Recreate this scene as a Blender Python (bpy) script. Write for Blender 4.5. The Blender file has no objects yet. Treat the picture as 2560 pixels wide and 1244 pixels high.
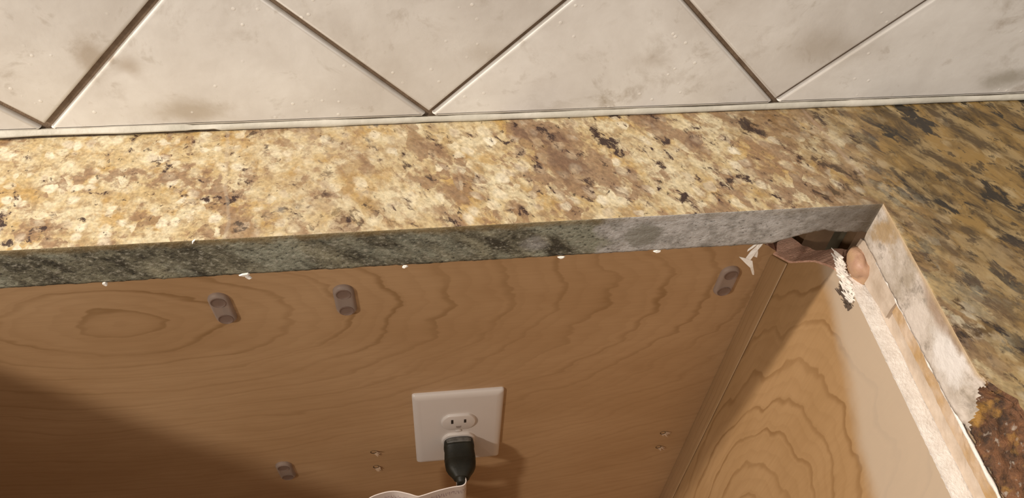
import bpy, bmesh, math, random
from mathutils import Vector, Matrix, noise as mn

# ------------------------------------------------------------------ frame
H = 0.914                      # worktop height above the floor; z below is relative to it
TH, G, CX, YP, CS = 0.0335, 0.0956, 0.2676, -0.0217, 0.2615
XL, YF = -0.56, -0.60          # left and front limits of the hob cut-out
scene = bpy.context.scene
col = scene.collection

cam_d = bpy.data.cameras.new('camera'); cam = bpy.data.objects.new('camera', cam_d); col.objects.link(cam)
cam_d.sensor_fit = 'HORIZONTAL'; cam_d.sensor_width = 36.0
cam_d.lens = 36.0 * 2059.49 / 2560.0
cam_d.clip_start = 0.01
pt, yw, rl = (math.radians(a) for a in (-49.7525, 10.4651, 4.767))
fw = Vector((math.sin(yw)*math.cos(pt), math.cos(yw)*math.cos(pt), math.sin(pt)))
rt = fw.cross(Vector((0, 0, 1))).normalized(); up = rt.cross(fw)
rt2 = rt*math.cos(rl) + up*math.sin(rl); up2 = up*math.cos(rl) - rt*math.sin(rl)
M = Matrix((rt2, up2, -fw)).transposed().to_4x4()
M.translation = Vector((-0.0318, -0.4248, 0.3714 + H)); cam.matrix_world = M
scene.camera = cam

w = bpy.data.worlds.new('room_ambient'); scene.world = w; w.use_nodes = True
w.node_tree.nodes['Background'].inputs[0].default_value = (1.0, 0.92, 0.84, 1)
w.node_tree.nodes['Background'].inputs[1].default_value = 0.56

def lamp(name, loc, power, color, radius):
    d = bpy.data.lights.new(name, 'POINT'); d.energy = power; d.color = color; d.shadow_soft_size = radius
    o = bpy.data.objects.new(name, d); col.objects.link(o); o.location = (loc[0], loc[1], loc[2] + H); return o
lamp('under_cabinet_lamp', (-1.50, -0.17, 1.10), 110.0, (1.0, 0.90, 0.78), 0.035)
lamp('ceiling_lamp', (-1.50, -1.25, 1.15), 84.0, (1.0, 0.90, 0.78), 0.075)

vs = scene.view_settings
vs.view_transform = 'Standard'; vs.look = 'None'; vs.gamma = 1.0; vs.exposure = 0.17; vs.use_curve_mapping = False

# ------------------------------------------------------------------ helpers
ORG = {}
def obj(name, V, F, mats, parent=None, org=(0, 0, 0), mi=None, smooth=False, autos=None):
    """V in worktop-relative world coordinates; one mesh object with its origin at org"""
    me = bpy.data.meshes.new(name); o3 = Vector(org)
    me.from_pydata([tuple(Vector(v) - o3) for v in V], [], F); me.update()
    for m in (mats if isinstance(mats, (list, tuple)) else [mats]): me.materials.append(m)
    if mi: me.polygons.foreach_set('material_index', mi)
    bm = bmesh.new(); bm.from_mesh(me)
    bmesh.ops.recalc_face_normals(bm, faces=bm.faces[:]); bm.to_mesh(me); bm.free()
    if smooth: me.polygons.foreach_set('use_smooth', [True]*len(me.polygons))
    o = bpy.data.objects.new(name, me); col.objects.link(o)
    ORG[o] = o3
    if parent: o.parent = parent; o.location = o3 - ORG[parent]
    else: o.location = o3 + Vector((0, 0, H))
    if autos is not None:
        for p in me.polygons: p.use_smooth = True
        m_ = o.modifiers.new('split', 'EDGE_SPLIT'); m_.split_angle = math.radians(autos)
    return o
def empty(name, org):
    o = bpy.data.objects.new(name, None); col.objects.link(o); o.empty_display_size = .02
    ORG[o] = Vector(org); o.location = Vector(org) + Vector((0, 0, H)); return o
def tag(o, label, cat=None, group=None, kind=None):
    if label: o['label'] = label
    if cat: o['category'] = cat
    if group: o['group'] = group
    if kind: o['kind'] = kind
    return o
def box(x0, x1, y0, y1, z0, z1):
    V = [(x, y, z) for x in (x0, x1) for y in (y0, y1) for z in (z0, z1)]
    return V, [(0, 1, 3, 2), (4, 6, 7, 5), (0, 4, 5, 1), (2, 3, 7, 6), (0, 2, 6, 4), (1, 5, 7, 3)]
def bevel(o, wd, seg=2):
    m = o.modifiers.new('bevel', 'BEVEL'); m.width = wd; m.segments = seg; m.limit_method = 'ANGLE'; m.angle_limit = math.radians(35)
    for p in o.data.polygons: p.use_smooth = True
    return o
def nz3(x, y, z, s): return mn.noise(Vector((x*s, y*s, z*s)))
def loft(rings, cap=True):
    n = len(rings[0]); V = [p for r in rings for p in r]; F = []
    for k in range(len(rings)-1):
        for i in range(n):
            F.append((k*n+i, k*n+(i+1) % n, (k+1)*n+(i+1) % n, (k+1)*n+i))
    if cap: F.append(tuple(range(n))); F.append(tuple(range((len(rings)-1)*n, len(rings)*n)))
    return V, F
def tube(path, r, n=12):
    rings = []
    for i, p in enumerate(path):
        p = Vector(p); a = Vector(path[max(i-1, 0)]); b = Vector(path[min(i+1, len(path)-1)])
        t = (b-a).normalized(); u = t.cross(Vector((1, 0, 0)))
        if u.length < .2: u = t.cross(Vector((0, 1, 0)))
        u.normalize(); v = t.cross(u); rr = r[i] if isinstance(r, (list, tuple)) else r
        rings.append([tuple(p + u*math.cos(2*math.pi*k/n)*rr + v*math.sin(2*math.pi*k/n)*rr) for k in range(n)])
    return loft(rings)
def join(parts):
    V, F = [], []
    for v, f in parts:
        o = len(V); V += v; F += [tuple(i+o for i in q) for q in f]
    return V, F

# ------------------------------------------------------------------ material kit
class Mt:
    def __init__(s, name):
        s.m = bpy.data.materials.new(name); s.m.use_nodes = True; s.nt = s.m.node_tree
        s.b = s.nt.nodes['Principled BSDF']; s.tc = s.n('ShaderNodeTexCoord')
        s.co = s.tc.outputs['Object']
    def n(s, t, ins=None, **pr):
        nd = s.nt.nodes.new(t)
        for k, v in pr.items(): setattr(nd, k, v)
        for k, v in (ins or {}).items(): s.put(nd.inputs[k], v)
        return nd
    def put(s, sk, v):
        if isinstance(v, bpy.types.NodeSocket): s.nt.links.new(v, sk)
        elif isinstance(v, (tuple, list)) and sk.type == 'RGBA' and len(v) == 3: sk.default_value = (*v, 1)
        else: sk.default_value = v
    def noise(s, vec, sc, det=3, ro=.55, di=0.0, color=False):
        nd = s.n('ShaderNodeTexNoise', {'Vector': vec, 'Scale': sc, 'Detail': det, 'Roughness': ro, 'Distortion': di})
        return nd.outputs['Color' if color else 'Fac']
    def vor(s, vec, sc, out='Color', feat='F1'):
        return s.n('ShaderNodeTexVoronoi', {'Vector': vec, 'Scale': sc}, feature=feat).outputs[out]
    def map(s, vec, loc=(0, 0, 0), rot=(0, 0, 0), sc=(1, 1, 1)):
        return s.n('ShaderNodeMapping', {'Vector': vec, 'Location': loc, 'Rotation': rot, 'Scale': sc}).outputs[0]
    def mr(s, v, a, b, c=0.0, d=1.0, smooth=False):
        return s.n('ShaderNodeMapRange', {0: v, 1: a, 2: b, 3: c, 4: d}, interpolation_type='SMOOTHSTEP' if smooth else 'LINEAR').outputs[0]
    def ma(s, op, a, b=0.0, c=0.0):
        return s.n('ShaderNodeMath', {0: a, 1: b, 2: c}, operation=op).outputs[0]
    def vm(s, op, a, b):
        return s.n('ShaderNodeVectorMath', {0: a, 1: b}, operation=op).outputs[0]
    def mix(s, f, a, b, bl='MIX'):
        nd = s.n('ShaderNodeMix', data_type='RGBA', blend_type=bl)
        s.put(nd.inputs[0], f); s.put(nd.inputs[6], a); s.put(nd.inputs[7], b); return nd.outputs[2]
    def sep(s, v):
        nd = s.n('ShaderNodeSeparateXYZ', {0: v}); return nd.outputs[0], nd.outputs[1], nd.outputs[2]
    def comb(s, x, y, z): return s.n('ShaderNodeCombineXYZ', {0: x, 1: y, 2: z}).outputs[0]
    def warp(s, vec, sc, amt, det=2):
        c = s.noise(vec, sc, det, color=True); d = s.vm('SUBTRACT', c, (.5, .5, .5))
        return s.vm('ADD', vec, s.n('ShaderNodeVectorMath', {0: d, 3: amt}, operation='SCALE').outputs[0])
    def bump(s, h, dist, st=1.0, prev=None):
        d = {'Height': h, 'Distance': dist, 'Strength': st}
        if prev is not None: d['Normal'] = prev
        return s.n('ShaderNodeBump', d).outputs[0]
    def out(s, color=None, rough=None, normal=None, **kw):
        if color is not None: s.put(s.b.inputs['Base Color'], color)
        if rough is not None: s.put(s.b.inputs['Roughness'], rough)
        if normal is not None: s.put(s.b.inputs['Normal'], normal)
        for k, v in kw.items(): s.put(s.b.inputs[k.replace('_', ' ')], v)
        return s.m
    def blob(s, x, y, cx, cy, rx, ry, soft=.5, wob=None):
        """soft elliptical stain mask round (cx, cy), edges frayed by wob"""
        a = s.ma('DIVIDE', s.ma('SUBTRACT', x, cx), rx); b = s.ma('DIVIDE', s.ma('SUBTRACT', y, cy), ry)
        r = s.ma('SQRT', s.ma('ADD', s.ma('MULTIPLY', a, a), s.ma('MULTIPLY', b, b)))
        if wob is not None: r = s.ma('ADD', r, wob)
        return s.mr(r, 1.0, 1.0-soft, 0.0, 1.0, True)

# ---- polished granite ------------------------------------------------------
def granite_core(k, vec, iso, dark, S=1.0):
    """cream feldspar, tan clouds, golden stain, purple-brown specks; iso carries the round grains"""
    v = k.warp(vec, 30*S, .012); v2 = k.warp(k.warp(vec, 95*S, .008), 260*S, .004)
    gi = k.warp(k.warp(iso, 80, .006), 300, .003)
    vo = k.n('ShaderNodeTexVoronoi', {'Vector': gi, 'Scale': 130.0}, feature='F1'); cr, cg, cb = k.sep(vo.outputs['Color'])
    core = k.mr(vo.outputs['Distance'], .62, .30, 0, 1, True)
    c = k.mix(k.mr(k.noise(v, 55*S, 5, .62), .40, .60), (.48, .36, .185), (.61, .525, .35))
    mot = k.noise(gi, 120, 5, .68)
    c = k.mix(k.ma('MULTIPLY', k.mr(mot, .50, .62), .7), c, (.31, .205, .10))
    gold = k.mr(k.noise(k.vm('ADD', v, (3.1, 1.7, 0)), 46*S, 5, .6), .52, .62)
    c = k.mix(k.ma('MULTIPLY', gold, .7), c, (.41, .245, .065))
    tanm = k.noise(k.vm('ADD', v, (7.3, 2.2, 0)), 26*S, 8, .70)
    tanm = k.ma('ADD', tanm, k.ma('MULTIPLY', k.ma('SUBTRACT', cb, .5), .09))
    tanm = k.ma('ADD', tanm, dark)
    c = k.mix(k.ma('MULTIPLY', k.mr(tanm, .500, .555), .85), c, (.245, .145, .078))
    c = k.mix(k.ma('MULTIPLY', k.mr(tanm, .59, .67), .75), c, (.135, .070, .042))
    # pale rounded grains, fewer inside the brown clouds
    pale = k.ma('MULTIPLY', k.ma('MULTIPLY', core, k.mr(cr, .45, .80)), k.mr(tanm, .60, .46, .20, .72))
    c = k.mix(pale, c, k.mix(cg, (.66, .58, .41), (.80, .75, .62)))
    c = k.mix(k.ma('MULTIPLY', k.ma('MULTIPLY', core, k.mr(cg, .80, .92)), .6), c, (.30, .19, .085))
    sp = k.noise(k.vm('ADD', v2, (1.9, 8.8, 0)), 82*S, 6, .68)
    sp = k.ma('ADD', sp, k.ma('MULTIPLY', k.ma('SUBTRACT', k.noise(k.vm('ADD', iso, (5, 5, 0)), 20*S, 2), .5), .22))
    sp = k.ma('ADD', sp, k.ma('MULTIPLY', dark, .40))
    c = k.mix(k.ma('MULTIPLY', k.mr(sp, .555, .625), .55), c, (.13, .066, .040))
    c = k.mix(k.mr(sp, .598, .640), c, (.036, .017, .013))
    fl = k.noise(k.vm('ADD', gi, (9.1, .4, 0)), 190*S, 4, .65)
    c = k.mix(k.ma('MULTIPLY', k.mr(fl, .63, .68), .85), c, (.05, .03, .018))
    fine = k.noise(iso, 420, 3); lo, hi = .76, 1.24
    c = k.mix(1.0, c, k.n('ShaderNodeCombineColor', {q: k.mr(fine, .3, .7, lo, hi) for q in range(3)}).outputs[0], 'MULTIPLY')
    return c
def m_granite():
    k = Mt('polished_granite'); x, y, z = k.sep(k.co)
    stv = k.map(k.map(k.co, rot=(0, 0, math.radians(56))), sc=(.55, 1.0, 1.0))
    sti = k.map(k.map(k.co, rot=(0, 0, math.radians(56))), sc=(.72, 1.0, 1.0))
    x2 = k.ma('ADD', x, k.ma('MULTIPLY', k.ma('SUBTRACT', k.noise(k.co, 9, 3), .5), .16))
    dark = k.mr(x2, -.24, .26, -.030, .040)
    ca = granite_core(k, k.map(k.co, loc=(.4, .1, 0)), k.co, dark)
    cb = granite_core(k, k.map(stv, loc=(2.4, 1.1, 0)), sti, dark, .95)
    c = k.mix(k.mr(x2, -.16, .0), ca, cb)
    # the darker golden-olive bed of the slab beyond the cut-out
    rv = k.map(k.co, rot=(0, 0, math.radians(58)))
    sv = k.warp(k.warp(k.map(rv, sc=(.42, 1.0, 1.0)), 40, .014), 130, .006)
    gv = k.warp(k.map(rv, sc=(.62, 1.0, 1.0)), 120, .006)
    vo = k.n('ShaderNodeTexVoronoi', {'Vector': gv, 'Scale': 120.0}, feature='F1'); cr, cg, cb_ = k.sep(vo.outputs['Color'])
    core = k.mr(vo.outputs['Distance'], .62, .30, 0, 1, True)
    so = k.noise(sv, 44, 7, .66); sg = k.noise(k.vm('ADD', sv, (4, 4, 4)), 60, 6, .66)
    c2 = k.mix(k.mr(so, .42, .56), (.255, .155, .045), (.075, .045, .015))
    c2 = k.mix(k.ma('MULTIPLY', k.mr(sg, .50, .58), .75), c2, (.32, .225, .10))
    c2 = k.mix(k.ma('MULTIPLY', k.ma('MULTIPLY', core, k.mr(cr, .55, .85)), k.mr(so, .58, .44, .15, .8)), c2, k.mix(cg, (.36, .25, .10), (.42, .34, .215)))
    c2 = k.mix(k.mr(k.noise(k.vm('ADD', sv, (8, 1, 2)), 58, 6, .66), .545, .60), c2, (.020, .014, .008))
    c2 = k.mix(k.ma('MULTIPLY', k.mr(k.noise(k.vm('ADD', gv, (1, 9, 2)), 150, 4, .6), .58, .64), .8), c2, (.04, .026, .012))
    far = k.ma('ADD', x2, k.ma('MULTIPLY', y, .22))
    c = k.mix(k.mr(far, .19, .30), c, c2)
    # faint pale hairline veins
    wv = k.ma('MULTIPLY', k.ma('SUBTRACT', k.noise(k.co, 22, 2), .5), .012)
    ln = k.ma('ABSOLUTE', k.ma('ADD', k.ma('ADD', x, .149), k.ma('ADD', wv, k.ma('MULTIPLY', y, .09))))
    c = k.mix(k.mr(ln, .0016, .0006, 0, .28), c, (.52, .44, .33))
    ln = k.ma('ABSOLUTE', k.ma('ADD', k.ma('SUBTRACT', x, .247), k.ma('ADD', wv, k.ma('MULTIPLY', y, .25))))
    c = k.mix(k.ma('MULTIPLY', k.mr(ln, .0018, .0006, 0, .35), k.mr(y, -.085, -.07)), c, (.40, .29, .21))
    r = k.mr(k.noise(k.co, 140, 3), .3, .7, .16, .30)
    return k.out(c, r, k.bump(k.noise(k.co, 300, 2), .0002, .25), Coat_Weight=.25, Coat_Roughness=.12)
def m_sawn():
    """grey-green sawn face of the slab, dusty grey towards the corner"""
    k = Mt('sawn_granite'); x, y, z = k.sep(k.co)
    dv = k.map(k.map(k.co, rot=(0, math.radians(-38), 0)), sc=(.40, 1, 1.0))
    dv = k.warp(dv, 60, .008)
    st = k.noise(dv, 62, 6, .66); fine = k.noise(k.map(k.co, rot=(0, math.radians(14), 0), sc=(.72, 1, 1)), 520, 3, .65)
    c = k.mix(k.mr(st, .36, .60), (.26, .24, .165), (.042, .037, .025))
    c = k.mix(k.ma('MULTIPLY', k.mr(k.noise(k.vm('ADD', dv, (3, 3, 3)), 50, 4), .5, .64), .8), c, (.27, .27, .205))
    c = k.mix(k.ma('MULTIPLY', k.mr(fine, .54, .68), .55), c, (.45, .42, .34))
    c = k.mix(k.ma('MULTIPLY', k.mr(fine, .44, .32), .8), c, (.022, .022, .018))
    gm = k.ma('ADD', x, k.ma('MULTIPLY', k.ma('SUBTRACT', k.noise(k.co, 60, 3), .5), .05))
    dust = k.ma('MAXIMUM', k.mr(gm, .083, .094), k.ma('MULTIPLY', k.blob(x, z, .043, -.02, .012, .010, .8), .6))
    dark_patch = k.blob(x, z, .112, -.018, .014, .013, .4, k.ma('MULTIPLY', k.ma('SUBTRACT', k.noise(k.co, 200, 2), .5), .6))
    g = k.mix(k.mr(k.noise(k.co, 130, 4, .6), .42, .66), (.46, .44, .42), (.27, .255, .235))
    g = k.mix(k.ma('MULTIPLY', k.mr(fine, .56, .72), .5), g, (.60, .57, .54)); g = k.mix(k.ma('MULTIPLY', k.mr(fine, .42, .30), .7), g, (.08, .075, .07))
    g = k.mix(k.ma('MULTIPLY', dark_patch, .75), g, (.20, .19, .155))
    brown = k.mr(k.ma('ADD', gm, k.ma('MULTIPLY', z, -.1)), .20, .268)  # brown dirt, deepened to paint in the shade of the corner
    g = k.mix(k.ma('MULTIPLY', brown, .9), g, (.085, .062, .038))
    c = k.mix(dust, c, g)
    # brownish polish line under the arris
    c = k.mix(k.ma('MULTIPLY', k.mr(k.ma('ADD', z, k.ma('MULTIPLY', k.ma('SUBTRACT', k.noise(k.co, 110, 3), .5), .010)), -.0062, -.0015), k.mr(gm, .10, .05, .25, .75)), c, (.20, .135, .055))
    # saw scratches
    sc = k.noise(k.map(k.co, rot=(0, math.radians(24), 0), sc=(.03, 1, 1)), 700, 1)
    c = k.mix(k.ma('MULTIPLY', k.mr(sc, .70, .78), k.ma('MULTIPLY', dust, .5)), c, (.55, .52, .50))
    h = k.ma('ADD', fine, k.ma('MULTIPLY', st, .6))
    return k.out(c, .62, k.bump(h, .0009, .8))
def m_dusty():
    """sawn face at the side of the cut-out, under pale dust"""
    k = Mt('dusty_granite'); x, y, z = k.sep(k.co)
    n1 = k.noise(k.co, 38, 5, .6); n2 = k.noise(k.vm('ADD', k.co, (2, 5, 1)), 85, 5, .65)
    c = k.mix(k.mr(n1, .38, .60), (.36, .30, .235), (.60, .53, .47))
    c = k.mix(k.ma('MULTIPLY', k.mr(n2, .54, .66), .7), c, (.20, .165, .13))
    wob = k.ma('MULTIPLY', k.ma('SUBTRACT', n2, .5), 1.2)
    c = k.mix(k.ma('MULTIPLY', k.blob(y, z, -.202, -.012, .022, .022, .6, wob), .9), c, (.72, .68, .65))
    c = k.mix(k.ma('MULTIPLY', k.blob(y, z, -.178, -.004, .030, .009, .7, wob), .75), c, (.30, .20, .13))
    c = k.mix(k.ma('MULTIPLY', k.blob(y, z, -.199, -.001, .012, .008, .6, wob), .8), c, (.26, .17, .10))
    c = k.mix(k.ma('MULTIPLY', k.blob(y, z, -.110, -.014, .015, .016, .7, k.ma('ADD', wob, k.ma('MULTIPLY', k.ma('SUBTRACT', n1, .5), 3.0))), .8), c, (.34, .22, .095))
    c = k.mix(k.ma('MULTIPLY', k.mr(k.ma('ADD', z, k.ma('MULTIPLY', wob, .004)), -.004, -.001), .8), c, (.42, .30, .17))
    return k.out(c, .8, k.bump(k.noise(k.co, 260, 4, .65), .0012, .6))
def m_broken():
    k = Mt('broken_granite')
    v = k.map(k.co, sc=(1, 1, 1)); n1 = k.noise(v, 120, 6, .7); n2 = k.noise(v, 70, 4, .6)
    c = k.mix(k.mr(n1, .36, .62), (.20, .088, .038), (.040, .020, .010))
    c = k.mix(k.ma('MULTIPLY', k.mr(n2, .54, .68), .9), c, (.36, .19, .04))
    c = k.mix(k.ma('MULTIPLY', k.mr(k.noise(v, 200, 3), .62, .72), .8), c, (.40, .34, .28))
    return k.out(c, .7, k.bump(n1, .004, .9))

# ---- maple ----------------------------------------------------------------
def m_maple(name, plane, ctr, asp, freq, c_lo, c_hi, c_line, dust=False):
    """cathedral-figured veneer; plane picks the two axes (across, along the grain)"""
    k = Mt(name); x, y, z = k.sep(k.co)
    u, v = (x, z) if plane == 'xz' else (y, z)
    a = k.ma('SUBTRACT', u, ctr[0]); b = k.ma('SUBTRACT', v, ctr[1])
    gl = k.map(k.co, sc=(1, 1, 3.0) if plane == 'xz' else (1, 3.0, 1.0))
    w1 = k.ma('MULTIPLY', k.ma('SUBTRACT', k.noise(gl, 7, 3, .5), .5), .62 if plane == 'xz' else 1.0); w2 = k.ma('SUBTRACT', k.noise(gl, 26, 3, .55), .5)
    a = k.ma('DIVIDE', a, asp[0]); b = k.ma('DIVIDE', b, asp[1])
    r = k.ma('SQRT', k.ma('ADD', k.ma('ADD', k.ma('MULTIPLY', a, a), k.ma('MULTIPLY', b, b)), .00002))
    r = k.ma('ADD', r, k.ma('ADD', k.ma('MULTIPLY', w1, .060), k.ma('MULTIPLY', w2, .010)))
    t = k.ma('FRACT', k.ma('MULTIPLY', r, freq))
    line = k.ma('MULTIPLY', k.mr(t, .78, .94, 0, 1, True), k.mr(t, .95, 1.0, 1.0, 0.0, True))
    t2 = k.ma('FRACT', k.ma('MULTIPLY', r, freq*2.37)); line2 = k.ma('MULTIPLY', k.mr(t2, .4, .9, 0, 1, True), k.mr(t2, .9, 1.0, 1.0, 0.0, True))
    amt = k.ma('MULTIPLY', k.mr(k.noise(k.co, 9, 2), .35, .65, .25, .85), k.mr(v, -.33, -.20, .35, 1.0) if plane == 'xz' else 1.0)
    fib = k.noise(k.map(k.co, sc=(.05, 1, 1) if plane == 'xz' else (1, 1, .05)), 420, 4, .6)
    cl = k.noise(k.map(k.co, sc=(.5, 1, 1) if plane == 'xz' else (1, 1, .5)), 11, 4, .6)
    c = k.mix(k.mr(cl, .36, .66), c_lo, c_hi)
    c = k.mix(k.ma('MULTIPLY', line, amt), c, c_line)
    c = k.mix(k.ma('MULTIPLY', line2, .13), c, c_line)
    c = k.mix(k.mr(fib, .35, .68, .0, .16), c, c_line)
    if dust:
        wob = k.ma('MULTIPLY', k.ma('SUBTRACT', k.noise(k.co, 18, 4), .5), .030)
        # pale sanding dust hanging below the raw top edge
        dz = k.ma('ADD', z, wob); m = k.mr(k.ma('SUBTRACT', dz, k.ma('MULTIPLY', k.ma('ADD', y, .12), .42)), -.106, -.080, 0, 1, True)
        c = k.mix(k.ma('MULTIPLY', m, .72), c, (.56, .47, .37))
    return k.out(c, .46, k.bump(fib, .0002, .3), Coat_Weight=.10, Coat_Roughness=.35)

def m_plain(name, c1, c2, sc, rough, bump=0.0, bs=300, **kw):
    k = Mt(name); n1 = k.noise(k.co, sc, 4, .6)
    c = k.mix(k.mr(n1, .35, .65), c1, c2)
    return k.out(c, rough, k.bump(k.noise(k.co, bs, 4, .6), bump, .8) if bump else None, **kw)

def m_tile():
    k = Mt('stone_tile')
    rnd = k.n('ShaderNodeObjectInfo').outputs['Random']
    off = k.comb(k.ma('MULTIPLY', rnd, 37.0), k.ma('MULTIPLY', rnd, 11.0), k.ma('MULTIPLY', rnd, 53.0))
    v = k.vm('ADD', k.co, off); wv = k.warp(v, 14, .05)
    n1 = k.noise(wv, 13, 6, .62); n2 = k.noise(k.vm('ADD', wv, (3, 3, 3)), 26, 7, .68); n3 = k.noise(k.vm('ADD', wv, (9, 2, 5)), 9, 4, .6)
    c = k.mix(k.mr(n1, .36, .66), (.62, .58, .535), (.76, .73, .69))
    c = k.mix(k.ma('MULTIPLY', k.mr(n2, .53, .70), k.mr(n3, .46, .62, 0, .85)), c, (.30, .235, .165))
    c = k.mix(k.ma('MULTIPLY', k.mr(k.noise(k.vm('ADD', wv, (1, 7, 4)), 60, 4, .65), .60, .72), .35), c, (.34, .28, .21))
    # placed stains of the tiles by the counter (world position)
    px, py, pz = k.sep(k.n('ShaderNodeNewGeometry').outputs['Position'])
    wob = k.ma('MULTIPLY', k.ma('SUBTRACT', n2, .5), 1.9)
    for (sx, sz, rx, rz, am, cc) in ((-.170, .016, .042, .014, .60, (.36, .285, .195)), (-.215, .062, .012, .020, .60, (.36, .28, .20)), (-.195, .052, .014, .012, .55, (.36, .28, .20)), (.395, .020, .028, .012, .55, (.20, .165, .10)), (.245, .052, .05, .022, .35, (.36, .29, .21)), (.13, .045, .022, .012, .30, (.40, .33, .26)), (.02, .055, .02, .012, .28, (.42, .35, .27))):
        c = k.mix(k.ma('MULTIPLY', k.blob(px, pz, sx, sz + H, rx, rz, .9, wob), am), c, cc)
    # small pits in the glaze, their sparkle painted in as pale specks
    pit = k.vor(k.vm('ADD', v, (2, 2, 2)), 120, 'Distance')
    pm = k.ma('MULTIPLY', k.mr(pit, .16, .08), k.mr(k.noise(v, 22, 3), .52, .60))
    c = k.mix(k.ma('MULTIPLY', pm, .75), c, (.84, .80, .74))
    h = k.ma('ADD', k.ma('MULTIPLY', k.noise(v, 120, 3), .5), k.ma('MULTIPLY', pm, .5))
    return k.out(c, k.mr(n1, .3, .7, .30, .42), k.bump(h, .0006, .5))

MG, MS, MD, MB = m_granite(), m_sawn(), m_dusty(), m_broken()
M_TILE = m_tile()
M_BACK = m_maple('maple_back_veneer', 'xz', (-.262, -.176), (1.75, .85), 40.0, (.45, .275, .140), (.53, .34, .185), (.29, .165, .070))
M_SIDE = m_maple('maple_side_veneer', 'yz', (-.172, -.40), (.62, 1.35), 30.0, (.39, .235, .108), (.45, .28, .138), (.25, .135, .052), dust=True)
M_STRIP = m_maple('maple_strip', 'yz', (-.3, -.4), (.2, 3.0), 30.0, (.37, .228, .113), (.43, .272, .145), (.26, .15, .066))
M_RAW = m_plain('raw_board_edge', (.70, .64, .58), (.86, .81, .76), 90, .9, .0008, 500)
M_PINK = m_plain('torn_board_edge', (.58, .33, .23), (.74, .46, .34), 140, .9, .0012, 420)
M_PLY = m_plain('plywood_edge', (.44, .28, .13), (.58, .45, .34), 45, .8, .0006, 300)
M_PLY2 = m_plain('plywood_pale', (.44, .345, .26), (.58, .48, .39), 60, .85, .0006, 300)
M_GROUT = m_plain('brown_grout', (.16, .105, .065), (.235, .165, .11), 120, .9, .0008, 600)
M_CAULK = m_plain('caulk', (.46, .43, .36), (.62, .58, .50), 30, .45, .0004, 200)
M_WHITE = m_plain('white_plastic', (.66, .60, .56), (.68, .625, .585), 20, .32)
M_SLOT = m_plain('slot_dark', (.03, .022, .018), (.05, .035, .028), 50, .6)
M_BLACK = m_plain('black_rubber', (.012, .011, .007), (.022, .020, .013), 60, .5, .0002, 500, Specular_IOR_Level=.3)
M_HIGHLIGHT = m_plain('rubber_highlight', (.09, .085, .075), (.17, .16, .145), 220, .4, .0003, 500)  # grey for the painted highlight on the plug
M_CHIP = m_plain('white_chip', (.78, .72, .66), (.90, .85, .78), 200, .8)
M_LUMP = m_plain('adhesive', (.44, .255, .175), (.48, .31, .17), 60, .5, .0008, 150)
M_DARKVENEER = m_plain('dark_veneer', (.07, .05, .035), (.14, .10, .075), 200, .8)  # darker tone for the lower splinters
M_TORN = m_plain('torn_veneer_pale', (.42, .28, .18), (.52, .37, .25), 200, .8)
M_HOLE = m_plain('hole_dark', (.05, .025, .010), (.08, .045, .02), 90, .9)
M_FLOOR = m_plain('floor_tile', (.40, .33, .26), (.46, .39, .31), 4, .5)
M_SHADE = m_plain('wall_board', (.16, .14, .095), (.21, .185, .13), 40, .9)
M_STUD = m_plain('stud_wood', (.17, .10, .05), (.22, .13, .07), 60, .8)

k = Mt('clear_plastic')
k.out(k.mix(k.noise(k.co, 90, 2), (.54, .42, .35), (.58, .46, .39)), .42, Specular_IOR_Level=.3)
tr = k.n('ShaderNodeBsdfTransparent', {'Color': (.97, .95, .95, 1)})
mx = k.n('ShaderNodeMixShader', {0: .48}); k.nt.links.new(tr.outputs[0], mx.inputs[1]); k.nt.links.new(k.b.outputs[0], mx.inputs[2])
k.nt.links.new(mx.outputs[0], k.nt.nodes['Material Output'].inputs[0]); M_CLEAR = k.m

# paper tag with a line of small illegible purple print
k = Mt('printed_paper'); u = k.tc.outputs['UV']; ux, uy, uz = k.sep(u)
rowm = k.ma('MULTIPLY', k.mr(uy, .60, .63), k.mr(uy, .86, .83))
gl = k.noise(k.comb(k.ma('MULTIPLY', ux, 55.0), k.ma('MULTIPLY', uy, 4.0), 0.0), 1.0, 2)
txt = k.ma('MULTIPLY', rowm, k.mr(gl, .50, .56))
k.out(k.mix(k.ma('MULTIPLY', txt, .7), k.mix(k.noise(k.co, 120, 2), (.62, .545, .50), (.68, .60, .56)), (.24, .14, .17)), .7); M_PAPER = k.m

# ------------------------------------------------------------------ setting
fl = obj('floor', *box(-1.6, 1.5, -2.2, .14, -H-.05, -H), M_FLOOR); fl['kind'] = 'structure'; fl['label'] = 'tiled kitchen floor under the cabinet'
V, F = box(-1.3, 1.2, .003, .14, -H, .52)
wall = obj('wall_back', V, F, M_GROUT); wall['kind'] = 'structure'; wall['label'] = 'kitchen wall with diagonal stone tiles and brown grout'
V, F = box(-1.29, 1.19, -.0005, .0025, -H+.002, -TH-.004)
obj('wall_board', V, F, M_SHADE, wall)

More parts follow.
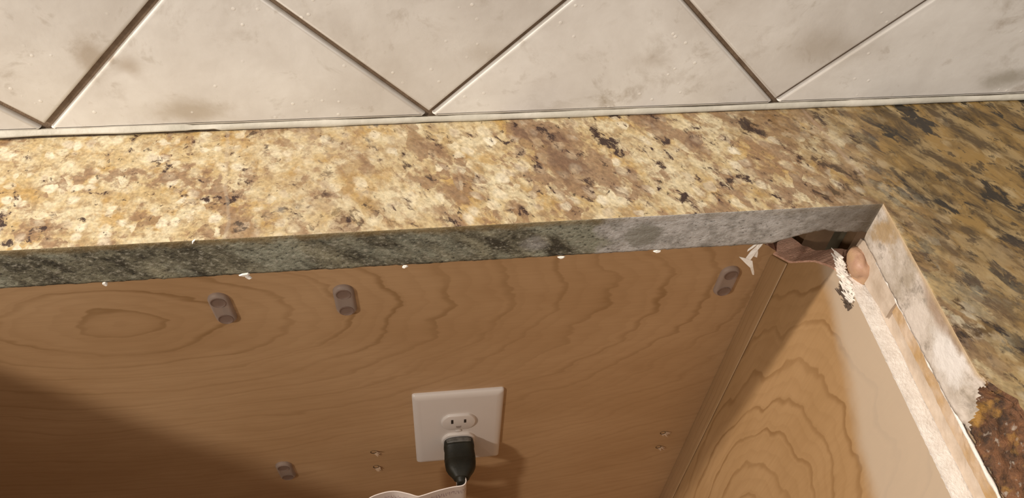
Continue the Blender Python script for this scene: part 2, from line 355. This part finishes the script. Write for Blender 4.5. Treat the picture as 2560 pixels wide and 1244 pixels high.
# backsplash tiles, set on the diagonal, cut along the worktop
def clip(poly, n, d):              # keep n.p >= d
    out = []
    for i in range(len(poly)):
        a, b = poly[i], poly[(i+1) % len(poly)]; da = a[0]*n[0]+a[1]*n[1]-d; db = b[0]*n[0]+b[1]*n[1]-d
        if da >= 0: out.append(a)
        if (da >= 0) != (db >= 0):
            t = da/(da-db); out.append((a[0]+(b[0]-a[0])*t, a[1]+(b[1]-a[1])*t))
    return out
def inset(poly, ds):
    n = len(poly); out = []
    for i in range(n):
        p0, p1, p2 = poly[i-1], poly[i], poly[(i+1) % n]
        def nl(a, b):
            dx, dz = b[0]-a[0], b[1]-a[1]; l = math.hypot(dx, dz); return (-dz/l, dx/l)
        n1, n2 = nl(p0, p1), nl(p1, p2); cr = n1[0]*n2[1]-n1[1]*n2[0]
        d1, d2 = n1[0]*p1[0]+n1[1]*p1[1]+ds, n2[0]*p1[0]+n2[1]*p1[1]+ds
        if abs(cr) < 1e-5: out.append((p1[0]+n1[0]*ds, p1[1]+n1[1]*ds))
        else: out.append(((d1*n2[1]-d2*n1[1])/cr, (n1[0]*d2-n2[0]*d1)/cr))
    return out
X0, D = -0.2587, 0.2417
rng = random.Random(4)
ZB = .0045
for row in range(-1, 4):
    for i in range(-4, 7):
        cx = X0 + i*D + (D/2 if row % 2 else 0); cz = .0065 + D/2 + row*D/2
        if cx < -1.0 or cx > .92: continue
        gap = .0019 if i > 0 else .0024
        if cx < -.2: gap = .0030
        h = D/2
        poly = [(cx, cz-h), (cx+h, cz), (cx, cz+h), (cx-h, cz)]
        poly = inset(poly, gap*.8)
        poly = clip(poly, (0, 1), ZB); poly = clip(poly, (0, -1), -.515)
        if len(poly) < 3: continue
        if row == 0:                       # nibbled tip just above the worktop
            poly = clip(poly, (0, 1), .0068)
        dy = rng.uniform(-.0004, .0004)
        prof = ((0, .0031), (0, .0016+dy), (.0005, .0006+dy), (.0013, .0001+dy), (.0024, dy))
        rings = []
        for a, yy in prof:
            q = inset(poly, a) if a else poly
            rings.append([(px, yy, pz) for px, pz in q])
        V, F = loft(rings)
        mxp = sum(p[0] for p in poly)/len(poly); mzp = sum(p[1] for p in poly)/len(poly)
        obj('tile', V, F, M_TILE, wall, org=(mxp, 0, mzp), autos=40)

# caulk bead in the joint between tiles and worktop
V, F, rings = [], [], []
for i in range(420):
    x = -1.0 + i*(1.86/419)
    j = nz3(x, 0, 0, 40)*.0006 + nz3(x, 3, 0, 160)*.0003
    hgt = .0047 + nz3(x, 7, 0, 14)*.0008 + j + (.0012 if x < -.17 else 0)
    dep = .0019 + nz3(x, 9, 0, 18)*.0008 + j + (.0008 if x < -.17 else 0)
    lift = .0016 if x < -.155 else .0002
    rings.append([(x, .0006, lift), (x, -dep*.75, lift), (x, -dep, lift+.0012), (x, -dep*.8, hgt*.55), (x, -dep*.35, hgt*.9), (x, .0006, hgt)])
V, F = loft(rings)
ck = obj('trim_1', V, F, M_CAULK, smooth=True); ck['kind'] = 'structure'; ck['label'] = 'off-white caulk bead between tiles and granite'

# ------------------------------------------------------------------ granite worktop
OX0, OX1, OY0, OY1 = -1.0, .86, -.66, -.0015
def interp(x, pts):
    if x <= pts[0][0]: return pts[0][1]
    for (a, b), (c, d) in zip(pts, pts[1:]):
        if x <= c: return b + (d-b)*(x-a)/(c-a)
    return pts[-1][1]
NOTCH = [(.204, 0), (.209, .0025), (.228, .0095), (.236, .0108), (.243, .0085), (.252, .0078), (.2676, .0060)]
loop = []       # (x, y, out dir, outer point, kind)
n = 420
for i in range(n): loop.append((XL+(CX-XL)*i/n, -G, (0, 1), 'b'))
n = 504
for i in range(n): loop.append((CX, -G+(YF+G)*i/n, (1, 0), 'r'))
for i in range(20): loop.append((CX+(XL-CX)*i/20, YF, (0, -1), 'f'))
for i in range(20): loop.append((XL, YF+(-G-YF)*i/20, (-1, 0), 'l'))
corner_idx = {0: (-1, 1), 420: (1, 1), 924: (1, -1), 944: (-1, -1)}
ROWS = 22
V, F, MI = [], [], []
chipdepth = lambda y: interp(-y, [(.2215, 0), (.226, .002), (.232, .007), (.240, .0125), (.252, .0125), (.27, .011), (.30, .010), (.345, .007), (.37, 0)])
for idx, (x, y, d, kd) in enumerate(loop):
    dd = corner_idx.get(idx, d)
    zb = -TH + nz3(x, y, 0, 160)*.0006 + nz3(x, y, 5, 420)*.0005
    und = .010
    if kd == 'b' or idx == 420:
        nt_ = interp(x, NOTCH); zb += nt_ + (nz3(x, 1, 1, 260)*.0012 if nt_ > .001 else 0); und += nt_*2.2
    ch = chipdepth(y) if kd == 'r' else 0
    prof = []
    arr = .0009 + .0004*nz3(x, y, 2, 90)
    prof.append((arr, 0)); prof.append((arr*.3, -arr*.3)); prof.append((0, -arr))
    for r in range(1, ROWS-3+1):
        prof.append((0, -arr + (zb+arr)*r/(ROWS-3)))
    for r, (o, z) in enumerate(prof):
        q = nz3(x, y, z, 220)*.0003 + nz3(x, y, z, 700)*.00015 if 2 < r else 0
        if ch:
            fr = -z/TH
            o += ch*max(0, 1-fr*.72) + (nz3(x, y, z, 170)*.0022 + nz3(x, y, z, 420)*.0012)*min(1, ch/.005) * (1 if r > 0 else .5)
            if r == 0: z = 0
            elif r < 3: z -= .0012*min(1, ch/.004)*r
        V.append((x+dd[0]*(o+q), y+dd[1]*(o+q), z))
    V.append((x+dd[0]*und, y+dd[1]*und, -TH))
R = ROWS+1; N = len(loop)
for i in range(N):
    j = (i+1) % N; kd = loop[i][3]
    for r in range(R-1):
        F.append((i*R+r, j*R+r, j*R+r+1, i*R+r+1))
        y = loop[i][1]
        if r < 1: m = 0
        elif kd == 'r':
            zz = V[i*R+r][2]
            lim = -.2275 - .009*max(0, (-zz-.008)/.02) + nz3(0, y, zz, 200)*.004
            m = 3 if y < lim and y > -.362 else 2
        else: m = 1
        if kd == 'r' and r == 0 and y < -.226 and y > -.362: m = 3
        MI.append(m)
def outer(i, z):
    x, y, d, kd = loop[i]
    return {'b': (x, OY1, z), 'r': (OX1, y, z), 'f': (x, OY0, z), 'l': (OX0, y, z)}[kd]
spans = [(0, 420, 'b'), (420, 924, 'r'), (924, 944, 'f'), (944, 964, 'l')]
cornerpt = {0: (OX0, OY1), 420: (OX1, OY1), 924: (OX1, OY0), 944: (OX0, OY0)}
def outpt(i, kd, z):
    x, y = loop[i % N][:2]
    return {'b': (x, OY1, z), 'r': (OX1, y, z), 'f': (x, OY0, z), 'l': (OX0, y, z)}[kd]
for a, b, kd in spans:
    bt = len(V); cnt = b-a+1
    for i in range(a, b+1): V.append(outpt(i, kd, 0.0))
    for i in range(a, b+1): V.append(outpt(i, kd, -TH))
    for t in range(cnt-1):
        i, j = (a+t) % N, (a+t+1) % N
        F.append((i*R, j*R, bt+t+1, bt+t)); MI.append(0)
        F.append((i*R+R-1, j*R+R-1, bt+cnt+t+1, bt+cnt+t)); MI.append(1)
        F.append((bt+t, bt+t+1, bt+cnt+t+1, bt+cnt+t)); MI.append(0)
for i, cp in cornerpt.items():
    prevk = {0: 'l', 420: 'b', 924: 'r', 944: 'f'}[i]; kd = loop[i][3]
    for z, r in ((0.0, 0), (-TH, R-1)):
        bt = len(V); V += [outpt(i, prevk, z), (*cp, z), outpt(i, kd, z)]
        F.append((i*R+r, bt, bt+1, bt+2)); MI.append(0 if z == 0 else 1)
    # outer corner skirts
    for kk in (prevk, kd):
        p = outpt(i, kk, 0.0); bt = len(V)
        V += [p, (*cp, 0.0), (*cp, -TH), (p[0], p[1], -TH)]; F.append((bt, bt+1, bt+2, bt+3)); MI.append(0)
bmv = {}
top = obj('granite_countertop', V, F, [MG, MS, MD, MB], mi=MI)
bm = bmesh.new(); bm.from_mesh(top.data); bmesh.ops.remove_doubles(bm, verts=bm.verts[:], dist=1e-6)
bmesh.ops.recalc_face_normals(bm, faces=bm.faces[:]); bm.to_mesh(top.data); bm.free()
for p in top.data.polygons: p.use_smooth = p.material_index > 0
tag(top, 'speckled cream, tan and brown granite countertop with a sawn cutout and chipped edge', 'countertop')

# ------------------------------------------------------------------ base cabinet
cab = empty('base_cabinet', (-.15, -.31, -H))
tag(cab, 'open maple base cabinet seen through the countertop cutout', 'cabinet')
CB = -.80
# back panel with a ragged dip at its corner
pts = []
nx = 300
for i in range(nx+1):
    x = -.576 + (CS+.001+.576)*i/nx
    zt = -.0350
    if x > .222: zt = interp(x, [(.222, -.0350), (.226, -.085), (.238, -.118), (.252, -.126), (.265, -.137)]) + nz3(x, 2, 0, 300)*.0015
    pts.append((x, zt))
V = []; F = []; MI = []
for x, zt in pts: V += [(x, YP, zt), (x, YP, CB), (x, YP+.012, zt+.002*(x > .222)), (x, YP+.012, CB)]
for i in range(nx):
    a, b = i*4, i*4+4
    for q, m in (((a, b, b+1, a+1), 0), ((a+2, a+3, b+3, b+2), 1), ((a, a+2, b+2, b), 1), ((a+1, b+1, b+3, a+3), 1)): F.append(q); MI.append(m)
F += [(0, 1, 3, 2), (nx*4, nx*4+2, nx*4+3, nx*4+1)]; MI += [1, 1]
back = obj('back_panel', V, F, [M_BACK, M_PINK], cab, mi=MI)
# side panel with sawn top edge and broken rear corner
V, F, MI = [], [], []
ys = []
yy = -.60
while yy < YP-.0005: ys.append(yy); yy += .0016
ys.append(YP+.012)
SIDE = [(-.60, -.0594), (-.108, -.0594), (-.100, -.0630), (-.085, -.0740), (-.070, -.0875), (-.0455, -.1190), (YP, -.137), (YP+.012, -.143)]
for y in ys:
    zt = interp(y, SIDE); rough_ = y > -.106
    j = nz3(0, y, 3, 300)*(.0011 if rough_ else .0005); e = (max(0, nz3(1, y, 3, 330))*.0026 if not rough_ else 0)
    tk = .0165
    V += [(CS-.0003-e*.6, y, zt+j), (CS, y, zt-.0022+j*.3-e*.5), (CS, y, CB), (CS+tk, y, CB), (CS+tk, y, zt+(.012 if rough_ else .0)+nz3(4, y, 3, 120)*(.0018 if rough_ else .0))]
for i in range(len(ys)-1):
    for r in range(5):
        s = (r+1) % 5; F.append((i*5+r, i*5+s, i*5+5+s, i*5+5+r))
        MI.append({0: 1, 1: 0, 2: 0, 3: 0, 4: 1}[r] if ys[i] < -.106 else {0: 2, 1: 0, 2: 0, 3: 0, 4: 2}[r])
F += [tuple(range(5)), tuple(range(len(V)-5, len(V)))]; MI += [0, 0]
side = obj('side_panel', V, F, [M_SIDE, M_RAW, M_PINK], cab, mi=MI)
V, F = box(CS-.0022, CS, YP-.023, YP, CB, -.145)
V = [(x, y, z if z < -.5 else (-.1395 if y > YP-.01 else -.1225)) for x, y, z in V]
bevel(obj('corner_strip', V, F, M_STRIP, cab), .0014)
obj('side_panel', *box(XL-.0165, XL, -.60, YP+.012, CB, -.0594), M_SIDE, cab)
obj('bottom_panel', *box(XL, CS, -.60, YP, CB, CB+.016), M_SIDE, cab)
obj('front_panel', *box(XL-.0165, CS+.0165, -.618, -.60, CB, -.0345), M_SIDE, cab)
obj('toe_kick', *box(XL, CS, -.55, -.53, -H, CB), M_SIDE, cab)
# plywood build-up strips between side panels and granite
def strip(name, x0, x1, y0, y1, z0, z1, mat, rough=.0006, parent=cab):
    V, F = [], []; n = max(2, int((y1-y0)/.003)); zs = [z0 + (z1-z0)*t/4 for t in range(5)]
    for i in range(n+1):
        y = y0+(y1-y0)*i/n
        for t, z in enumerate(zs): V.append((x0+nz3(x0, y, z, 240)*rough+nz3(z0, y, z, 60)*rough, y, z))
        V += [(x1, y, z1), (x1, y, z0)]
    for i in range(n):
        for t in range(7):
            s = (t+1) % 7; F.append((i*7+t, i*7+s, i*7+7+s, i*7+7+t))
    F += [tuple(range(7)), tuple(range(n*7, n*7+7))]
    return obj(name, V, F, mat, parent)
strip('plywood_strip', .2705, .33, -.60, -.106, -.0465, -.0350, M_PLY)
strip('plywood_strip', .2722, .33, -.60, -.100, -.0590, -.0467, M_PLY2)
strip('plywood_strip', XL-.07, XL-.004, -.60, -.04, -.0590, -.0350, M_PLY)
# dried adhesive squeezed along the granite underside
V, F = tube([(.2695+nz3(0, y, 0, 90)*.0008, y, -.0347) for y in [-.60+.004*i for i in range(122)]], [.0012+.0007*nz3(5, -.60+.004*i, 1, 110) for i in range(122)], 6)
obj('adhesive_bead', V, F, M_RAW, cab, smooth=True)
# wedge of plywood in the corner, its ragged top against the granite
rings = []
for t in range(9):
    y = -.148 + .056*t/8; zt = interp(y, [(-.15, -.0350), (-.124, -.0345), (-.112, -.0345), (-.0965, -.0345), (-.09, -.040)]); zb = interp(y, [(-.15, -.052), (-.11, -.058), (-.09, -.062)])
    f = .2690 + nz3(0, y, 9, 120)*.0008
    rings.append([(f, y, zb), (f-.0006, y, (zb+zt)/2), (f, y, zt), (.295, y, zt), (.295, y, zb)])
V, F = loft(rings); obj('corner_block', V, F, M_PLY2, cab)
# rounded lump of hardened adhesive stuck in the corner
bm = bmesh.new(); bmesh.ops.create_uvsphere(bm, u_segments=28, v_segments=18, radius=1)
for v in bm.verts:
    c = v.co; s = 1 + .30*mn.noise(c*1.3 + Vector((3, 1, 2))) + .10*mn.noise(c*4)
    v.co = Vector((.2685 + c.x*.0068*s, -.1040 + c.y*.0125*s, -.0530 + c.z*.0125*s))
me_v = [tuple(v.co) for v in bm.verts]; bm.verts.index_update(); me_f = [tuple(v.index for v in f.verts) for f in bm.faces]; bm.free()
tag(obj('adhesive_lump', me_v, me_f, M_LUMP, cab, smooth=True), 'orange-tan lump of hardened adhesive')
# splintered veneer: many short spikes along the torn edge, pale above, dark underneath
rs = random.Random(11)
def splinters(name, n, mat, yr, zr, ln, x, ang):
    V, F = [], []
    for i in range(n):
        t = rs.random(); y = yr[0]+(yr[1]-yr[0])*t + rs.uniform(-.002, .002); z = zr[0]+(zr[1]-zr[0])*t + rs.uniform(-.0035, .0035)
        L = rs.uniform(*ln); wd = rs.uniform(.0008, .0022); th = rs.uniform(.0003, .0007)
        a = ang + rs.uniform(-.7, .7); dx = Vector((-abs(math.sin(a))*.6, math.cos(a)*.9, math.sin(a)*.35)).normalized(); sx = Vector((0, -dx.z, dx.y)).normalized()
        p = Vector((x + rs.uniform(-.001, .002), y, z)); nn = dx.cross(sx); o = len(V)
        tip = p + dx*L
        for s in (sx*wd, -sx*wd):
            for q in (nn*th, -nn*th): V.append(tuple(p+s+q))
        V += [tuple(tip+nn*th*.5), tuple(tip-nn*th*.5)]
        F += [(o, o+1, o+3, o+2), (o, o+2, o+4), (o+1, o+5, o+3), (o, o+4, o+5, o+1), (o+2, o+3, o+5, o+4)]
    return obj(name, V, F, mat, cab)
tag(splinters('splintered_veneer', 110, M_CHIP, (-.093, -.124), (-.0585, -.0655), (.003, .008), CS-.001, .5), 'pale splintered veneer along the torn corner')
tag(splinters('dark_splinters', 34, M_DARKVENEER, (-.108, -.127), (-.070, -.0715), (.002, .006), CS-.0006, .9), 'dark splinters hanging under the pale ones')
# studs showing in the dark gap behind the broken corner
obj('support_batten', *box(.290, .314, -.012, -.0012, -.80, -.0345), M_STUD, cab)
obj('support_batten', *box(.335, .36, -.012, -.0012, -.80, -.0345), M_STUD, cab)

# screw holes with torn veneer rims, children of the back panel
def hole(x, z, r, seed):
    rr = random.Random(seed)
    V, F = [], []; n = 16
    for i in range(n):
        a = 2*math.pi*i/n; V.append((x+math.cos(a)*r, YP-.0004, z+math.sin(a)*r))
    for i in range(n):
        a = 2*math.pi*i/n; V.append((x+math.cos(a)*r*.8, YP-.0002, z+math.sin(a)*r*.8))
    V.append((x, YP+.004, z)); c = len(V)-1
    for i in range(n): F += [(i, (i+1) % n, n+(i+1) % n, n+i), (n+i, n+(i+1) % n, c)]
    h = obj('screw_hole', V, F, M_HOLE, back)
    parts = []
    for i in range(7):
        a = rr.uniform(-1.5, .5); L = rr.uniform(.0025, .0055); wd = rr.uniform(.0010, .0020)
        b0 = Vector((x+math.cos(a)*r*.9, YP-.0004, z+math.sin(a)*r*.9)); d = Vector((math.cos(a)*.8, -rr.uniform(.25, .7), math.sin(a)*.8)).normalized(); s = Vector((-math.sin(a), 0, math.cos(a)))*wd
        t = b0+d*L; nn = Vector((0, -.0005, 0))
        parts.append(([tuple(b0+s), tuple(b0-s), tuple(t), tuple(b0+s+nn), tuple(b0-s+nn), tuple(t+nn)], [(0, 1, 2), (3, 5, 4), (0, 3, 4, 1), (1, 4, 5, 2), (2, 5, 3, 0)]))
    V, F = join(parts); obj('torn_veneer', V, F, M_TORN, back)
for i, (x, z) in enumerate(((-.0862, -.4310), (-.0860, -.4660), (.2285, -.4435), (.2300, -.4775))): hole(x, z, .0034, i)

# ------------------------------------------------------------------ outlet
PX, PZ, PWD, PHT = .002, -.3884, .0885, .1407
y0 = YP
out = empty('wall_outlet', (PX, y0, PZ)); tag(out, 'white duplex outlet in an oversized cover plate on the maple back panel', 'outlet')
def rrect(cx, cz, w_, h_, r, y, n=6):
    p = []
    for sx, sz, a0 in ((1, 1, 0), (-1, 1, 90), (-1, -1, 180), (1, -1, 270)):
        for i in range(n+1):
            a = math.radians(a0 + 90*i/n); p.append((cx+sx*(w_/2-r)+math.cos(a)*r, y, cz+sz*(h_/2-r)+math.sin(a)*r))
    return p
rings = [rrect(PX, PZ, PWD-ins*2, PHT-ins*2, max(.0008, .0030-ins*.2), y0-d) for ins, d in ((0, -.0), (0, .0016), (.0006, .0028), (.0020, .0039), (.0042, .0047), (.0070, .0052))]
V, F = loft(rings); obj('cover_plate', V, F, M_WHITE, out, autos=50)
for s in (1, -1):
    cz = PZ + s*.0194
    def rec(r, hh, y):
        p = []
        am = math.asin(hh/r)
        for sgn in (1, -1):
            for i in range(13):
                a = -am + 2*am*i/12; p.append((PX+sgn*math.cos(a)*r, y, cz+sgn*math.sin(a)*r))
        return p
    V, F = loft([rec(.0173, .0143, y0-.0040), rec(.0173, .0143, y0-.0068), rec(.0168, .0138, y0-.0076), rec(.0160, .0130, y0-.0079)])
    rc = obj('receptacle', V, F, M_WHITE, out, autos=50)
    if s > 0:
        for dx, hh in ((-.0064, .0038), (.0064, .0032)):
            obj('slot', *box(PX+dx-.0011, PX+dx+.0011, y0-.0081, y0-.0060, cz+.0036-hh, cz+.0036+hh), M_SLOT, rc)
        p = [(PX+math.cos(math.pi+math.pi*i/12)*.0026, cz-.0074+math.sin(math.pi+math.pi*i/12)*.0026) for i in range(13)]
        p += [(PX+.0026, cz-.0055), (PX-.0026, cz-.0055)]
        V, F = loft([[(a, y0-.0060, b) for a, b in p], [(a, y0-.0081, b) for a, b in p]])
        obj('ground_hole', V, F, m_plain('ground_hole_shadow', (.30, .25, .22), (.34, .28, .25), 40, .6), rc)
V, F = tube([(PX, y0-.0050, PZ), (PX, y0-.0062, PZ), (PX, y0-.0067, PZ)], [.0030, .0030, .0020], 14)
obj('screw', V, F, M_WHITE, out, autos=40)

# ------------------------------------------------------------------ plug
ZC = PZ - .0194
plug = empty('power_plug', (PX, y0-.0082, ZC)); tag(plug, 'black moulded power plug pushed into the lower socket', 'plug')
def sring(cx, y, cz, a, b, e=3.2, n=32):
    p = []
    for i in range(n):
        t = 2*math.pi*i/n; c, s = math.cos(t), math.sin(t)
        p.append((cx+a*math.copysign(abs(c)**(2/e), c), y, cz+b*math.copysign(abs(s)**(2/e), s)))
    return p
yb = y0-.0082
prof = [(0, .0128, .0105), (.001, .0142, .0116), (.004, .0146, .0120), (.007, .0148, .0122), (.0085, .0146, .0120), (.009, .0142, .0115), (.0205, .0150, .0118), (.0215, .0146, .0114), (.023, .0146, .0114), (.0240, .0148, .0116), (.029, .0142, .0110), (.033, .0124, .0100), (.0365, .0098, .0086), (.0395, .0078, .0074), (.0410, .0073, .0069)]
V, F = loft([sring(PX, yb-d, ZC, a*1.06, b, 3.0) for d, a, b in prof])
body = obj('plug_body', V, F, M_BLACK, plug, smooth=True)
V, F = loft([sring(PX, yb-d, ZC+.0006, a, b, 3.0) for d, a, b in ((.0012, .0139, .0116), (.002, .0143, .0122), (.0055, .0146, .0124), (.0064, .0140, .0118))])  # grey ring standing in for the gloss on top of the plug
tag(obj('plug_highlight', V, F, M_HIGHLIGHT, plug, smooth=True), 'grey highlight at the plug face, shaped as a collar')
V, F = loft([sring(PX, yb-d, ZC, a, a, 2.0) for d, a in ((.0385, .0072), (.0400, .0064), (.0408, .0065), (.0420, .0058), (.0428, .0059), (.0440, .0052), (.0450, .0048), (.0458, .0040))])
obj('strain_relief', V, F, M_BLACK, plug, smooth=True)
path = []
for i in range(40):
    t = i/39
    path.append((PX - .001 + .02*t*t, yb-.0425-.002*math.sin(min(1, t*5)*math.pi/2), ZC - .31*max(0, t-.01)**1.15))
V, F = tube(path, .0034, 12); obj('cord', V, F, M_BLACK, plug, smooth=True)

# paper tag folded round the cord
def ribbon(name, path, z0, z1, mat, th=.00035, slope=0.0):
    me = bpy.data.meshes.new(name); V, F, UV = [], [], []
    n = len(path); L = [0]
    for a, b in zip(path, path[1:]): L.append(L[-1]+math.hypot(b[0]-a[0], b[1]-a[1]))
    for i, (x, y) in enumerate(path):
        a = path[max(0, i-1)]; b = path[min(n-1, i+1)]; dx, dy = b[0]-a[0], b[1]-a[1]; l = math.hypot(dx, dy); nx_, ny_ = -dy/l*th, dx/l*th
        zz = z1 + slope*L[i]
        V += [(x+nx_, y+ny_, z0), (x+nx_, y+ny_, zz), (x-nx_, y-ny_, zz), (x-nx_, y-ny_, z0)]
    for i in range(n-1):
        for r in range(4):
            s = (r+1) % 4; F.append((i*4+r, i*4+s, i*4+4+s, i*4+4+r))
    F += [(0, 1, 2, 3), (n*4-4, n*4-1, n*4-2, n*4-3)]
    return V, F, L
cxp, cyp = PX+.003, yb-.0515
def smooth_path(P, m=6):
    out_ = []
    for i in range(len(P)-1):
        p0, p1, p2, p3 = P[max(i-1, 0)], P[i], P[i+1], P[min(i+2, len(P)-1)]
        for j in range(m):
            t = j/m
            out_.append(tuple(.5*((2*p1[q]) + (p2[q]-p0[q])*t + (2*p0[q]-5*p1[q]+4*p2[q]-p3[q])*t*t + (3*p1[q]-p0[q]-3*p2[q]+p3[q])*t**3) for q in (0, 1)))
    return out_ + [P[-1]]
pth = smooth_path([(-.003, -.0700), (.001, -.0690), (.0052, -.0715), (.0056, -.0765), (.0020, -.0797), (-.0083, -.0805), (-.0234, -.0829), (-.0375, -.0862), (-.0430, -.0866), (-.0516, -.0831), (-.065, -.0793), (-.0786, -.0805), (-.0903, -.0850), (-.0985, -.0955), (-.0990, -.108), (-.090, -.119), (-.075, -.124), (-.060, -.121), (-.050, -.113), (-.0455, -.102)])
cxp, cyp = .001, -.0735
V, F, L = ribbon('cord_tag', pth, ZC-.034, ZC+.0045, M_PAPER, th=.0005)
tg = obj('cord_tag', V, F, M_PAPER, org=(cxp, cyp, ZC-.034))
uvl = tg.data.uv_layers.new(name='UVMap')
for p in tg.data.polygons:
    for li in p.loop_indices:
        vi = tg.data.loops[li].vertex_index; co = tg.data.vertices[vi].co
        uvl.data[li].uv = (L[vi//4]/.05, co.z/.035)
tag(tg, 'white paper tag with tiny print wrapped round the black cord', 'tag')

# ------------------------------------------------------------------ clear plastic plates
def pill(x, z, lean, label, L=.0385, Wd=.0165):
    o = empty('plastic_plate', (x, YP, z)); tag(o, label, 'plastic plate', 'clear plastic plates on the back panel')
    def ring(r, y, half):
        p = []
        for sgn, a0 in ((1, 0), (-1, 180)):
            for i in range(13):
                a = math.radians(a0 + 180*i/12); px_, pz_ = math.cos(a)*r, sgn*half + math.sin(a)*r
                p.append((x + px_*math.cos(lean)-pz_*math.sin(lean), y, z + px_*math.sin(lean)+pz_*math.cos(lean)))
        return p
    half = L/2 - Wd/2
    V, F = loft([ring(Wd/2, YP, half), ring(Wd/2, YP-.0014, half), ring(Wd/2-.0006, YP-.0026, half), ring(Wd/2-.0020, YP-.0038, half), ring(Wd/2-.0034, YP-.0036, half)])
    obj('plate_body', V, F, M_CLEAR, o, smooth=False, autos=60)
    for s in (1, -1):
        cx_, cz_ = x - s*half*math.sin(lean), z + s*half*math.cos(lean)
        def circ(r, y): return [(cx_+math.cos(2*math.pi*i/20)*r, y, cz_+math.sin(2*math.pi*i/20)*r) for i in range(20)]
        V, F = loft([circ(.0058, YP-.0030), circ(.0059, YP-.0042), circ(.0055, YP-.0044), circ(.0052, YP-.0039), circ(.0030, YP-.0038)])
        obj('screw_cup', V, F, M_CUP, o, autos=60)
k = Mt('plastic_cup'); k.out(k.mix(k.noise(k.co, 200, 2), (.24, .16, .12), (.28, .19, .15)), .5)
tr = k.n('ShaderNodeBsdfTransparent', {'Color': (.93, .9, .9, 1)})
mx = k.n('ShaderNodeMixShader', {0: .62}); k.nt.links.new(tr.outputs[0], mx.inputs[1]); k.nt.links.new(k.b.outputs[0], mx.inputs[2])
k.nt.links.new(mx.outputs[0], k.nt.nodes['Material Output'].inputs[0]); M_CUP = k.m
pill(-.1838, -.1640, .06, 'clear pill-shaped plastic plate beside the oval swirl in the wood grain')
pill(-.0890, -.1632, .02, 'clear pill-shaped plastic plate straight above the screw holes left of the outlet')
pill(.2292, -.1700, -.03, 'clear pill-shaped plastic plate next to the torn cabinet corner')
pill(-.1795, -.4545, .05, 'clear pill-shaped plastic plate low on the edge of the diagonal shadow')

# ------------------------------------------------------------------ flakes and the torn shaving
def flake(x, y, z, sx, sz, seed, rot=0.0):
    rr = random.Random(seed); n = 7; P = []
    for i in range(n):
        a = 2*math.pi*i/n; r = rr.uniform(.7, 1.15); u, v = math.cos(a)*r*sx, math.sin(a)*r*sz
        P.append((u*math.cos(rot)-v*math.sin(rot), u*math.sin(rot)+v*math.cos(rot)))
    V = [(x+u, y+rr.uniform(-.0004, .0004), z+v) for u, v in P] + [(x+u*.8, y-.0010+rr.uniform(-.0003, .0003), z+v*.8) for u, v in P]
    F = [tuple(range(n)), tuple(range(n, 2*n))] + [(i, (i+1) % n, n+(i+1) % n, n+i) for i in range(n)]
    o = obj('stone_flake', V, F, M_CHIP, org=(x, y, z))
    return tag(o, 'tiny white flake clinging to the lower arris of the sawn granite edge', 'flake', 'white flakes under the granite edge')
FL = ('tiny white flake under the granite edge above the oval wood swirl',
      'long flat white flake under the granite edge by the swirl-side plastic plate',
      'small round white flake just below the long flat flake',
      'short white flake under the granite edge right after the second plastic plate',
      'thin white flake under the green-grey granite edge above the outlet',
      'white flake under the dusty grey stretch of the granite edge')
for i, (x, z, sx, sz, r) in enumerate(((-.2180, -.0345, .0013, .0018, .2), (-.1362, -.0335, .0042, .0014, .12), (-.1345, -.0362, .0022, .0015, -.4), (-.0385, -.0346, .0020, .0011, .1), (.0615, -.0346, .0026, .0010, .1), (.1250, -.0342, .0030, .0011, -.2))):
    flake(x, -G-.0002, z, sx, sz, 20+i, r)['label'] = FL[i]
f2 = flake(-.1585, -G-.0005, .0002, .0006, .0022, 40, -.5); f2['label'] = 'thin pale sliver stuck to the upper arris of the granite edge'; del f2['group']

# torn curl of pale paper hanging below the granite
YS = -.090
def sheet(pts2, y, bulge):
    n = len(pts2); cx_ = sum(p[0] for p in pts2)/n; cz_ = sum(p[1] for p in pts2)/n
    V = [(a, y+bulge*math.sin(i*2.1)*.5, b) for i, (a, b) in enumerate(pts2)] + [(cx_, y-bulge, cz_)] + [(a, y+.0004+bulge*math.sin(i*2.1)*.5, b) for i, (a, b) in enumerate(pts2)] + [(cx_, y+.0004-bulge, cz_)]
    F = [(i, (i+1) % n, n) for i in range(n)] + [(n+1+i, n+1+(i+1) % n, 2*n+1) for i in range(n)] + [(i, (i+1) % n, n+1+(i+1) % n, n+1+i) for i in range(n)]
    return V, F
def S(px, py):          # outline read in millimetres round the curl's top
    return (.1972 + px*.00082, -.0325 - py*.0016)
a = sheet([S(0, 0), S(2.5, .2), S(4.6, 2.5), S(4.2, 6.5), S(2.6, 8.2), S(3.4, 11), S(4.6, 14), S(1.5, 13.6), S(-1, 15), S(-5, 14), S(-2.6, 10), S(-1.0, 6), S(.4, 4), S(-1.4, 2.8)], YS, .0016)
b = sheet([S(.2, 1.6), S(-7, 7.6), S(-7.4, 8.6), S(-6, 8.2), S(.6, 3.6)], YS-.001, .0006)
c = sheet([S(-5, 14), S(-11.5, 13.0), S(-4, 17), S(0, 19.5), S(3, 21), S(6.5, 25.2), S(8.6, 26), S(8.0, 24.4), S(4.0, 19.6), S(1.6, 16)], YS-.0004, .0012)
V, F = join([a, b, c])
tag(obj('torn_shaving', V, F, M_CHIP, org=(.1975, YS, -.0330)), 'torn white paper curl hanging under the granite near the broken corner', 'paper scrap')
